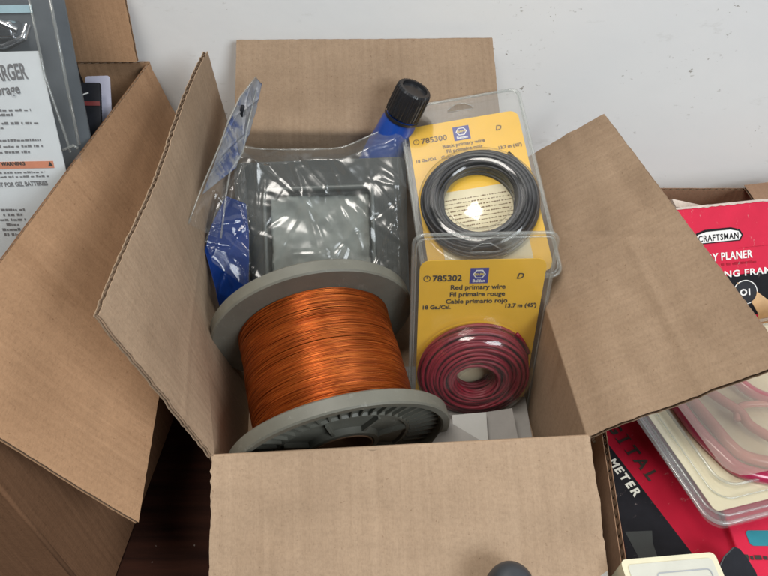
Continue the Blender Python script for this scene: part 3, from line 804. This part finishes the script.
# charger package
O_ = aty(80, 150, 0.452); up_ = aty(50, 0, 0.500)-O_
fr = frame_y(O_, V((1, 0.0, 0.0)), up_)
root = mk('charger_package', 'clear blister package of a battery charger with a white instruction label at the left edge', 'package', fr)
X0, Y0, Y1 = -0.26, -0.235, 0.16
def lp(px, py, z=0): return loc(root, px, py, z)
bm = bmesh.new(); plate(bm, rrect(X0, -0.004, Y0, Y1, 0.006), -0.034, -0.032)
part('backing_card', bm, M['backer'], root)
bm = bmesh.new(); box(bm, X0+0.05, -0.036, Y0+0.02, lp(0, 60)[1]-0.004, -0.031, -0.0015, 0.003)
part('charger_body', bm, M['dark'], root)
bm = bmesh.new()
lx = lp(38, 51)[0]; ly = lp(38, 51)[1]; lxb = lp(66, 172)[0]
lab = [(X0+0.01, ly-0.001), (lx, ly), (lxb, lp(66, 172)[1]), (lxb+0.004, Y0+0.01), (X0+0.01, Y0+0.01)]
plate(bm, lab, -0.0012, -0.0004)
label = part('label', bm, M['label'], root)
bm = bmesh.new()
def sz(px, y0, y1): return abs(lp(px, y0)[1]-lp(px, y1)[1])
fp = bmesh.new()
x_, y_ = lp(28, 78); text_bm(bm, 'CHARGER', sz(15, 63, 79)*1.36, x_, y_, 0, rot=0.06, align='RIGHT', sx=0.50, bold=0.00045, mi=0)
x_, y_ = lp(21, 93); text_bm(bm, 'Storage', sz(15, 83, 94)*1.30, x_, y_, 0, rot=0.06, align='RIGHT', sx=0.80, bold=0.0002, mi=0)
for (xr, yy, s) in ((31, 111, 1), (14, 116, 2), (39, 124, 3), (6, 129, 4), (41, 141, 5), (43, 147, 6), (31, 153, 7)):
    x_, y_ = lp(xr, yy); scribble(fp, x_-0.09, x_, y_, 0.0022, 0, random.Random(s))
part('fine_print', fp, M['grey_ink'], label); fp = bmesh.new()
for (xr, yy, s) in ((45, 173, 8), (49, 177, 9)):
    x_, y_ = lp(xr, yy); scribble(fp, x_-0.09, x_, y_, 0.0018, 0, random.Random(s))
part('lettering', bm, M['grey_ink'], label); bm = bmesh.new()
x_, y_ = lp(48, 185); text_bm(bm, 'NOT FOR GEL BATTERIES', 0.0052, x_, y_, 0, rot=0.02, align='RIGHT', sx=0.8, bold=0.00012, mi=0)
part('fine_print', fp, M['grey_ink'], label); fp = bmesh.new()
for k, s in enumerate((3, 2.4, 3.2, 1.6, 2.6, 2.2)):
    x_, y_ = lp(13, 211+4.9*k); scribble(fp, x_-s*0.0035, x_+s*0.0035, y_, 0.0024, 0, random.Random(20+k))
part('lettering', bm, M['grey_ink'], label)
part('fine_print', fp, M['grey_ink'], label)
bm = bmesh.new(); a, b_ = lp(0, 171), lp(55, 161); c_ = lp(53, 168)
plate(bm, [(X0+0.012, c_[1]+0.0), (lp(54, 166)[0], c_[1]), (lp(54, 166)[0], lp(54, 161)[1]), (X0+0.012, lp(54, 161)[1])], -0.0003, 0.0000)
part('warning_stripe', bm, M['orange_ink'], label)
bm = bmesh.new(); x_, y_ = lp(14, 167); text_bm(bm, 'WARNING', 0.0042, x_, lp(53, 166)[1]+0.0012, 0.0003, bold=0.0001)
part('warning_lettering', bm, M['ink'], label); bm = bmesh.new()
x_, y_ = lp(52, 166)
plate(bm, [(x_-0.003, y_), (x_+0.001, y_), (x_-0.001, y_+0.0038)], 0.0001, 0.0003)
part('warning_triangle', bm, M['ink'], label)
bm = bmesh.new(); y_ = lp(5, 12)[1]; box(bm, X0+0.02, lp(12, 8)[0], y_, y_+0.006, -0.031, -0.0305)
part('stripe', bm, M['cyan_ink'], root)
bm = bmesh.new()
c_ = lp(10, 34, -0.015)
box(bm, c_[0]-0.020, c_[0]+0.006, c_[1]-0.004, c_[1]+0.010, -0.028, -0.008, 0.003)
tube(bm, [(c_[0]-0.022, c_[1]-0.008, -0.012), (c_[0]-0.004, c_[1]-0.010, -0.010), (c_[0]+0.012, c_[1]-0.003, -0.012), (c_[0]+0.014, c_[1]+0.006, -0.018)], 0.0032, 10)
tube(bm, [(c_[0]-0.020, c_[1]+0.012, -0.012), (c_[0]-0.004, c_[1]+0.009, -0.009), (c_[0]+0.008, c_[1]+0.002, -0.012)], 0.0030, 10)
part('battery_clamp', bm, M['metal'], root, True, ang=40)
bm = bmesh.new(); plate(bm, rrect(X0, 0.0, Y0, Y1, 0.007), 0.0006, 0.0010)
part('blister', bm, M['film'], root)
bm = bmesh.new()
tube(bm, [(0.0, 0.004, 0.0), (0.0, Y1-0.01, 0.0)], 0.0014, 8)
tube(bm, [(-0.0085, -0.002, 0.0), (-0.009, 0.01, 0.001), (-0.016, 0.06, 0.001), (-0.016, Y1-0.01, 0.0)], 0.0011, 8)
tube(bm, [(-0.014, 0.0, 0.001), (-0.0045, 0.004, 0.001), (-0.001, 0.0015, 0.001)], 0.0012, 8)
part('blister_edge', bm, M['clear_rim'], root, True)
# things behind the package
r = mk('black_board', 'black upright board between the charger package and the back flap of the left box', 'board', T((-0.36, 0.575, 0.005)))
tr2, br2 = aty(70, 0, 0.578), aty(82, 80, 0.578)
bm = bmesh.new()
vs = [(-0.60+0.36, 0), (br2.x+0.012+0.36, 0), (br2.x+0.36, br2.z), (tr2.x+0.36, 0.46), (-0.60+0.36, 0.46)]
plate(bm, vs, -0.004, 0.004); bmesh.ops.rotate(bm, verts=bm.verts, matrix=Matrix.Rotation(math.pi/2, 3, 'X')); bmesh.ops.translate(bm, verts=bm.verts, vec=(0, 0, 0.0))
part('panel', bm, M['dark'], r)
a_, b_ = aty(85, 73, 0.560), aty(112, 105, 0.540)
fr = frame(aty(98, 120, 0.535), V((1, 0.1, -0.02)), aty(95, 74, 0.568)-aty(98, 120, 0.535))
r = mk('white_card', 'pale lilac-white card standing in the left box below its back flap', 'card', fr)
bm = bmesh.new(); x0_, y0_ = loc(r, 85, 74); x1_, y1_ = loc(r, 110, 78)
plate(bm, rrect(x0_, x1_, -0.20, (y0_+y1_)/2, 0.003), -0.0005, 0.0005); part('sheet', bm, plain('lilac_white_card', (0.50, 0.50, 0.62), 0.6, var=0.05, bmp=0.05), r)
fr = frame(aty(80, 112, 0.52), V((1, 0.15, -0.10)), V((0, 0.7, 0.6)))
r = mk('printed_booklet', 'dark booklet with a dull red stripe, tucked before the lilac-white card', 'booklet', fr)
bm = bmesh.new(); box(bm, -0.05, 0.018, -0.03, 0.028, -0.006, 0, 0.001); part('cover', bm, M['dark'], r)
bm = bmesh.new(); box(bm, -0.049, 0.0175, 0.006, 0.010, 0.0002, 0.0006); part('stripe', bm, M['red_edge'], r)
bm = bmesh.new()
for k, (a0, b0, a1, b1) in enumerate(((-0.012, 0.014, -0.002, 0.020), (-0.010, 0.020, -0.004, 0.013), (0.0, 0.013, 0.008, 0.018), (-0.02, 0.014, -0.013, 0.016))):
    tube(bm, [(a0, b0, 0.0004), ((a0+a1)/2, (b0+b1)/2+0.001, 0.0008), (a1, b1, 0.0004)], 0.0006, 6)
part('white_marks', bm, M['white_ink'], r)

# ------------------------------------------------------------------ right carton and its goods
root = mk('cardboard_box', 'brown cardboard box at the right holding red tool cartons', 'box', T((0.42, 0.36, 0)))
q0, q1, q2, q3 = V((0.170, 0.10, 0.098)), V((0.215, 0.598, 0.112)), V((0.56, 0.598, 0.112)), V((0.60, 0.10, 0.10))
for a, b in ((q0, q1), (q1, q2), (q2, q3)):
    pan('side_panel', [a, b, V((b.x, b.y, 0.003)), V((a.x, a.y, 0.003))], 50, 12, mat='card_right', jag=(.0008, 0, 0, 0), seed=31)
pan('side_panel', [q3, q0, V((q0.x, q0.y, 0.003)), V((q3.x, q3.y, 0.003))], 20, 8, mat='card_right', seed=33)
pan('bottom_panel', [down(q0, .004), down(q1, .004), down(q2, .004), down(q3, .004)], 10, 10, mat='card_right', seed=34)
cr = aty(744, 190, 0.596)
pan('flap', [aty(744, 187, 0.598), aty(800, 180, 0.598), aty(800, 205, 0.50), aty(762, 212, 0.50)], 10, 10, mat='card_right', seed=35)

# planer carton
Pt = aty(683, 208, 0.50); Pr = aty(768, 212, 0.499); Pb = aty(768, 330, 0.415)
Pb2 = aty(705, 310, 0.43)
fr = frame_mid(Pt, Pr-Pt, Pt-Pb2)
root = mk('planer_carton', 'red and black printed carton of a planer leaning in the right box', 'carton', fr)
def lq(px, py, z=0): return loc(root, px, py, z)
W_, H_ = 0.24, 0.16
bnd = lq(768, 270)[1]
bm = bmesh.new(); box(bm, -0.025, W_, -H_, 0, -0.05, 0, 0.0012); ct = part('carton_body', bm, M['red_box'], root)
bm = bmesh.new(); plate(bm, [(-0.024, -H_+0.045), (W_-0.001, -H_+0.045), (W_-0.001, bnd), (-0.024, bnd-0.002)], 0.0002, 0.0005); pc = part('picture_panel', bm, M['black_print'], root)
bm = bmesh.new()
x_, y_ = lq(718, 237); w2, h2 = 0.0225, 0.0056
hexa = [(x_-w2, y_-h2), (x_+w2, y_-h2), (x_+w2+0.003, y_), (x_+w2, y_+h2), (x_+w2*0.6, y_+h2+0.003), (x_-w2*0.6, y_+h2+0.003), (x_-w2, y_+h2), (x_-w2-0.003, y_)]
plate(bm, hexa, 0.0003, 0.0006, mi=0)
hexb = [(x_+(a-x_)*0.93, y_+(b-y_)*0.76-0.0003) for a, b in hexa]
plate(bm, hexb, 0.0006, 0.0008, mi=1)
text_bm(bm, 'CRAFTSMAN', 0.0090, x_, y_-0.0032, 0.0010, sx=0.74, bold=0.00015, space=1.14, mi=0)
part('logo_badge', bm, [M['black_print'], M['white_ink']], root)
bm = bmesh.new()
x_, y_ = lq(752, 257); text_bm(bm, 'ROTARY PLANER', 0.0108, x_, y_, 0.0006, align='RIGHT', sx=0.80, bold=0.0003, space=1.08)
x_, y_ = lq(777, 272); text_bm(bm, 'PRECISION CUTTING FRAME', 0.0092, x_, y_, 0.0009, align='RIGHT', sx=1.15, bold=0.0002, space=1.12)
part('lettering', bm, M['white_ink'], root)
bm = bmesh.new(); x_, y_ = lq(748, 263); scribble(bm, x_-0.028, x_+0.010, y_, 0.0026, 0.0006, random.Random(5)); scribble(bm, x_-0.01, x_+0.03, lq(730, 241)[1]-0.014+0.006, 0.0004, 0.0006, random.Random(6))
part('small_lettering', bm, M['deep_red'], root)
bm = bmesh.new(); x_, y_ = lq(745, 292); 
plate(bm, circ(x_, y_, 0.0125, 32), 0.0006, 0.0008, [circ(x_, y_, 0.0115, 32)], mi=0)
plate(bm, circ(x_, y_, 0.0115, 32), 0.0010, 0.0012, mi=1)
x2, y2 = lq(762, 305)
crv = [lq(736, 282), lq(752, 288), lq(768, 300), lq(790, 318), lq(790, 345), lq(768, 338), lq(760, 330), lq(757, 312), lq(750, 300)]
plate(bm, crv, 0.0006, 0.0009, mi=2)
text_bm(bm, 'O1', 0.0090, x_, y_-0.003, 0.0013, bold=0.0003, mi=0)
part('tool_picture', bm, [M['white_ink'], M['dark'], M['wood_tan']], pc)
bm = bmesh.new(); r_ = random.Random(9)
n = 60; a_, b_ = [], []
tp = [(-0.024+(W_+0.024)*i/n, 0.0006+0.0010*abs(fbm(i*0.4, 1, 0))) for i in range(n+1)]
bt = [(x, -0.0012-0.0016*abs(fbm(i*0.5, 7, 0))) for i, (x, y) in enumerate(tp)]
plate(bm, tp + bt[::-1], -0.049, 0.0007)
part('worn_edge', bm, M['worn'], root)
bm = bmesh.new()
plate(bm, [loc(root, 676, 207, -0.03), loc(root, 672, 199, -0.03), loc(root, 705, 206, -0.03), loc(root, 740, 212, -0.03)], -0.035, -0.030)
# pale torn liner lying on top of the carton
part('torn_liner', bm, M['worn'], root)

# digital amp meter carton: lies nearly flat
Z1 = 0.082
a, b_ = atz(600, 432, Z1), atz(692, 552, Z1)
fr = frame(a, b_-a, V((0, 0, 1)).cross(b_-a))
root = mk('meter_carton', 'red and black printed carton of a digital amp meter below the right flap', 'carton', fr)
def cut(bm, root):
    # the carton's torn left side ends at the inner face of the right box
    inv = root.matrix_basis.inverted(); a = V((0.1785, 0.10, 0)); b = V((0.2235, 0.598, 0)); n = V((b.y-a.y, -(b.x-a.x), 0)).normalized()
    r = bmesh.ops.bisect_plane(bm, geom=bm.verts[:]+bm.edges[:]+bm.faces[:], plane_co=inv @ a, plane_no=inv.to_3x3() @ n, clear_inner=True)
    es = [e for e in r['geom_cut'] if isinstance(e, bmesh.types.BMEdge) and len(e.link_faces) < 2]
    if es: bmesh.ops.holes_fill(bm, edges=es)
    return bm
bm = bmesh.new(); box(bm, -0.032, 0.26, -0.080, 0.105, -0.070, 0, 0.0012); part('carton_body', cut(bm, root), M['deep_red'], root)
bm = bmesh.new(); plate(bm, [(-0.031, -0.079), (0.259, -0.079), (0.259, -0.001), (-0.031, -0.001)], 0.0002, 0.0004); bk = part('picture_panel', cut(bm, root), M['black_print'], root)
sp = ((lq(652, 475)[0]-lq(612, 430)[0]))/4
bm = bmesh.new(); x_, y_ = lq(612, 430)
for k, ch in enumerate('DIGITAL'):
    x = x_+(k-2)*sp
    text_bm(bm, ch, 0.0155, x, 0.0085, 0.0006, bold=0.0004, sx=0.95)
    if ch in 'ITLD':
        w = {'I': 0.0042, 'T': 0.0036, 'L': 0.004, 'D': 0.004}[ch]
        for yy in ((0.0083, 0.0198) if ch == 'I' else (0.0083,)):
            box(bm, x-w, x+w*0.6, yy-0.0003, yy+0.0005, 0.0005, 0.0007)
part('lettering', bm, M['ink'], root)
bm = bmesh.new()
p0, p1 = lq(598, 442), lq(636, 492)
L_ = p1[0]-p0[0]
s_ = 'AMP METER'
for k, ch in enumerate(s_):
    x = p0[0]-0.006+(L_+0.006)*k/(len(s_)-1)
    text_bm(bm, ch, 0.0105, x, -0.0118, 0.0007, bold=0.0004, sx=0.9)
part('silver_lettering', bm, M['cream_in'], root)
bm = bmesh.new(); x_, y_ = lq(625, 522); x2, y2 = lq(655, 530)
x3, y3 = lq(650, 548)
plate(bm, [(x3-0.018, y3-0.010), (x3+0.02, y3-0.016), (x3+0.024, y3-0.006), (x3-0.002, y3+0.004), (x3-0.010, y3+0.010)], 0.0005, 0.0007)
part('faint_picture', bm, M['tray'], bk)

# red carton farther right, with a teal mark
root = mk('red_carton', 'plain red carton with a small teal mark in the lower right corner', 'carton', T((0.36, 0.21, 0.037)))
bm = bmesh.new(); box(bm, atz(737, 550, 0.087).x-0.36, 0.14, -0.085, 0.10, 0, 0.050, 0.0015); part('carton_body', bm, M['red_box'], root)
bm = bmesh.new(); p_ = atz(760, 537, 0.0874); plate(bm, rrect(p_.x-0.36-0.010, p_.x-0.36+0.03, p_.y-0.21-0.007, p_.y-0.21+0.005, 0.003), 0.0503, 0.0506); part('printed_mark', bm, M['teal'], root)
bm = bmesh.new(); p_ = atz(752, 560, 0.0874); scribble(bm, p_.x-0.36-0.008, p_.x-0.36+0.02, p_.y-0.21, 0.004, 0.0507, random.Random(2)); part('lettering', bm, M['ink'], root)

# clamshell with red handled pliers
Zc = 0.112
c0 = atz(714, 521, Zc); c1 = atz(640, 414, Zc+0.006); c2 = atz(770, 507, Zc)
fr = frame(c0, c2-c0, c1-c0)
root = mk('tool_clamshell', 'clear clamshell on cream card holding red handled tools, in the lower right', 'clamshell', fr)
yaxis_ = fr.to_3x3() @ V((0, 1, 0))
Lh = (c1-c0).length + 0.06; Wd = 0.24
sk = (Matrix(fr).inverted() @ c1); sx_ = sk.x/sk.y       # the pack is seen a little skewed: its left edge leans
def S_(pts): return [(x+sx_*y, y) for x, y in pts]
bm = bmesh.new(); plate(bm, S_(rrect(0.006, Wd, 0.006, Lh, 0.004)), -0.0012, -0.0004); part('backing_card', bm, M['cream'], root)
bm = bmesh.new(); plate(bm, S_(rrect(-0.004, Wd, -0.006, Lh, 0.012)), -0.004, -0.0035); plate(bm, S_(rrect(-0.004, Wd, -0.006, Lh, 0.012)), 0.0006, 0.0010)
part('blister', bm, M['film'], root)
bm = bmesh.new(); plate(bm, S_(rrect(0.024, Wd-0.01, 0.022, Lh-0.01, 0.016)), 0.0150, 0.0156); part('raised_window', bm, M['hazy'], root)
bm = bmesh.new()
for dx, z, r in ((-0.004, 0.0, 0.0018), (0.001, 0.001, 0.0010), (0.012, 0.002, 0.0006), (0.020, 0.006, 0.0012)):
    tube(bm, [(x, y, z) for x, y in S_(rrect(dx, Wd-dx, dx, Lh-dx, 0.014, 8))], r, 8, closed=True)
part('blister_edge', bm, M['clear_rim'], root, True)
def lc(px, py, z=0.0): return loc(root, px, py, z)
def tub(pxs, z, r, n=10, sm=8):
    P = [V((*lc(x, y, z), z)) for x, y in pxs]; out = []
    for i in range(len(P)-1):
        p0 = P[max(0, i-1)]; p1 = P[i]; p2 = P[i+1]; p3 = P[min(len(P)-1, i+2)]
        for k in range(sm):
            t = k/sm
            out.append(0.5*((2*p1)+(-p0+p2)*t+(2*p0-5*p1+4*p2-p3)*t*t+(-p0+3*p1-3*p2+p3)*t**3))
    out.append(P[-1]); b = bmesh.new(); tube(b, out, r, n); return b
bm = tub([(640, 368), (672, 398), (695, 428), (718, 452), (740, 470), (775, 478), (800, 478)], 0.004, 0.0062)
part('handle', bm, M['pink_pl'], root, True)
bm = tub([(668, 370), (690, 398), (712, 424), (732, 447), (750, 458), (790, 466)], 0.008, 0.0050)
part('handle', bm, M['pink_soft'], root, True)
bm = tub([(724, 370), (752, 392), (778, 402), (800, 410)], 0.010, 0.0055)
part('handle', bm, M['pink_pl'], root, True)
bm = tub([(737, 420), (738, 408), (750, 404), (775, 404)], 0.009, 0.0030)
part('handle', bm, M['pink_soft'], root, True)
bm = tub([(700, 385), (722, 400), (740, 412), (750, 425), (775, 440)], 0.010, 0.0042)
part('handle', bm, M['pink_soft'], root, True)

# cream instrument, pouch, white strip
ci = [atz(x, y, 0.112) for x, y in ((620, 560), (714, 552), (722, 600), (628, 612))]
fr = frame(ci[0], ci[1]-ci[0], ci[0]-ci[3])
root = mk('plastic_case', 'cream plastic instrument case at the bottom right edge', 'case', fr)
bm = bmesh.new(); w_ = (ci[1]-ci[0]).length; plate(bm, rrect(0, w_, -0.09, 0.0, 0.004), -0.03, 0.0)
bmesh.ops.bevel(bm, geom=[e for e in bm.edges if len(e.link_faces) == 2 and e.calc_face_angle(0) > 1.2], offset=0.0012, segments=3, affect='EDGES')
part('case_shell', bm, M['cream_pl'], root)
bm = bmesh.new(); plate(bm, rrect(0.004, w_-0.004, -0.086, -0.004, 0.003), 0.0001, 0.0006); part('face_panel', bm, M['cream_in'], root)
bm = bmesh.new(); plate(bm, rrect(0.022, w_-0.008, -0.08, -0.011, 0.003), 0.0007, 0.0010, [rrect(0.0228, w_-0.0088, -0.079, -0.0118, 0.0025)]); part('frame_line', bm, M['pale_ink'], root)

c_ = atz(742, 588, 0.092)
root = mk('black_pouch', 'small black tapering pouch with a grey edge between the cream case and the red carton', 'pouch', T(c_))
ol = [(736, 546), (741, 548), (749, 558), (757, 571), (764, 590), (768, 615), (716, 615), (716, 590), (720, 570), (727, 555)]
P = [atz(x, y, 0.104)-c_ for x, y in ol]
bm = bmesh.new(); plate(bm, [(p.x, p.y) for p in P], 0.0, 0.010)
bmesh.ops.bevel(bm, geom=[e for e in bm.edges if len(e.link_faces) == 2 and e.calc_face_angle(0) > 1.2], offset=0.0035, segments=4, affect='EDGES')
part('pouch_body', bm, M['dark'], root, True, ang=60)
bm = bmesh.new(); tube(bm, [(p.x, p.y, 0.0075) for p in P], 0.0009, 6, closed=True)
part('piping', bm, M['backer'], root, True)

a_, b_, c_ = atz(601, 505, 0.098), atz(609, 585, 0.098), atz(597, 585, 0.098)
root = mk('white_strip', 'narrow strip of white paper standing between the front flap and the right box', 'paper', T((a_.x, a_.y, 0.03)))
bm = bmesh.new(); P = [V((a_.x-0.001, a_.y+0.01, 0.098)), V((b_.x, b_.y, 0.098)), V((b_.x-0.012, b_.y, 0.094)), V((a_.x-0.005, a_.y+0.01, 0.094))]
f1 = [bm.verts.new(p-root.matrix_basis.translation) for p in P]; f2 = [bm.verts.new(p-root.matrix_basis.translation-V((0, 0, 0.06))) for p in P]
bm.faces.new(f1); bm.faces.new(f2[::-1])
for i in range(4): bm.faces.new((f1[i], f1[(i+1) % 4], f2[(i+1) % 4], f2[i]))
part('sheet', bm, M['white_paper'], root)

# rounded dark cap lying on the front flap, mostly below the frame
cc = atd(510, 588, 0.448)
root = mk('rubber_cap', 'dark rounded rubber cap at the bottom edge, resting on the front flap', 'cap', T(cc))
bm = bmesh.new(); lathe(bm, [(0.0001, 0.017), (0.006, 0.0165), (0.0115, 0.0145), (0.0150, 0.010), (0.0165, 0.004), (0.0168, -0.014), (0.0145, -0.016), (0.0140, -0.0145), (0.0001, -0.0145)], 48)
part('cap_body', bm, plain('dark_blue_grey_rubber', (0.035, 0.04, 0.048), 0.38, var=0.15, bmp=0.1), root, True, ang=60)
bm = bmesh.new(); lathe(bm, [(0.0169, -0.006), (0.0174, -0.0055), (0.0174, -0.0035), (0.0169, -0.003)], 48, closed=True)
part('grip_ring', bm, M['dark'], root, True)

# ------------------------------------------------------------------ light: soft daylight from a doorway behind and above the camera
w = bpy.data.worlds.new('World'); sc.world = w; w.use_nodes = True
bg = w.node_tree.nodes['Background']; bg.inputs[0].default_value = (0.80, 0.90, 1.0, 1); bg.inputs[1].default_value = 0.045
def area(name, locn, target, size, sy, power, col):
    l = bpy.data.lights.new(name, 'AREA'); l.shape = 'RECTANGLE'; l.size = size; l.size_y = sy; l.energy = power; l.color = col
    o = bpy.data.objects.new(name, l); C.objects.link(o); o.location = locn
    o.rotation_euler = (V(target)-V(locn)).to_track_quat('-Z', 'Y').to_euler(); return o
area('doorway_light', (0.95, -0.65, 1.10), (0.05, 0.65, 0.25), 0.8, 0.6, 17, (0.90, 0.96, 1.0))
area('ceiling_light', (-0.30, 0.10, 1.75), (0.05, 0.55, 0.2), 0.7, 0.5, 19, (1.0, 0.95, 0.88))

sc.view_settings.view_transform = 'Standard'; sc.view_settings.look = 'None'
sc.view_settings.exposure = 0.1; sc.view_settings.gamma = 1
sc.render.resolution_x = 1024; sc.render.resolution_y = 768
sc.cycles.max_bounces = 10; sc.cycles.transparent_max_bounces = 24
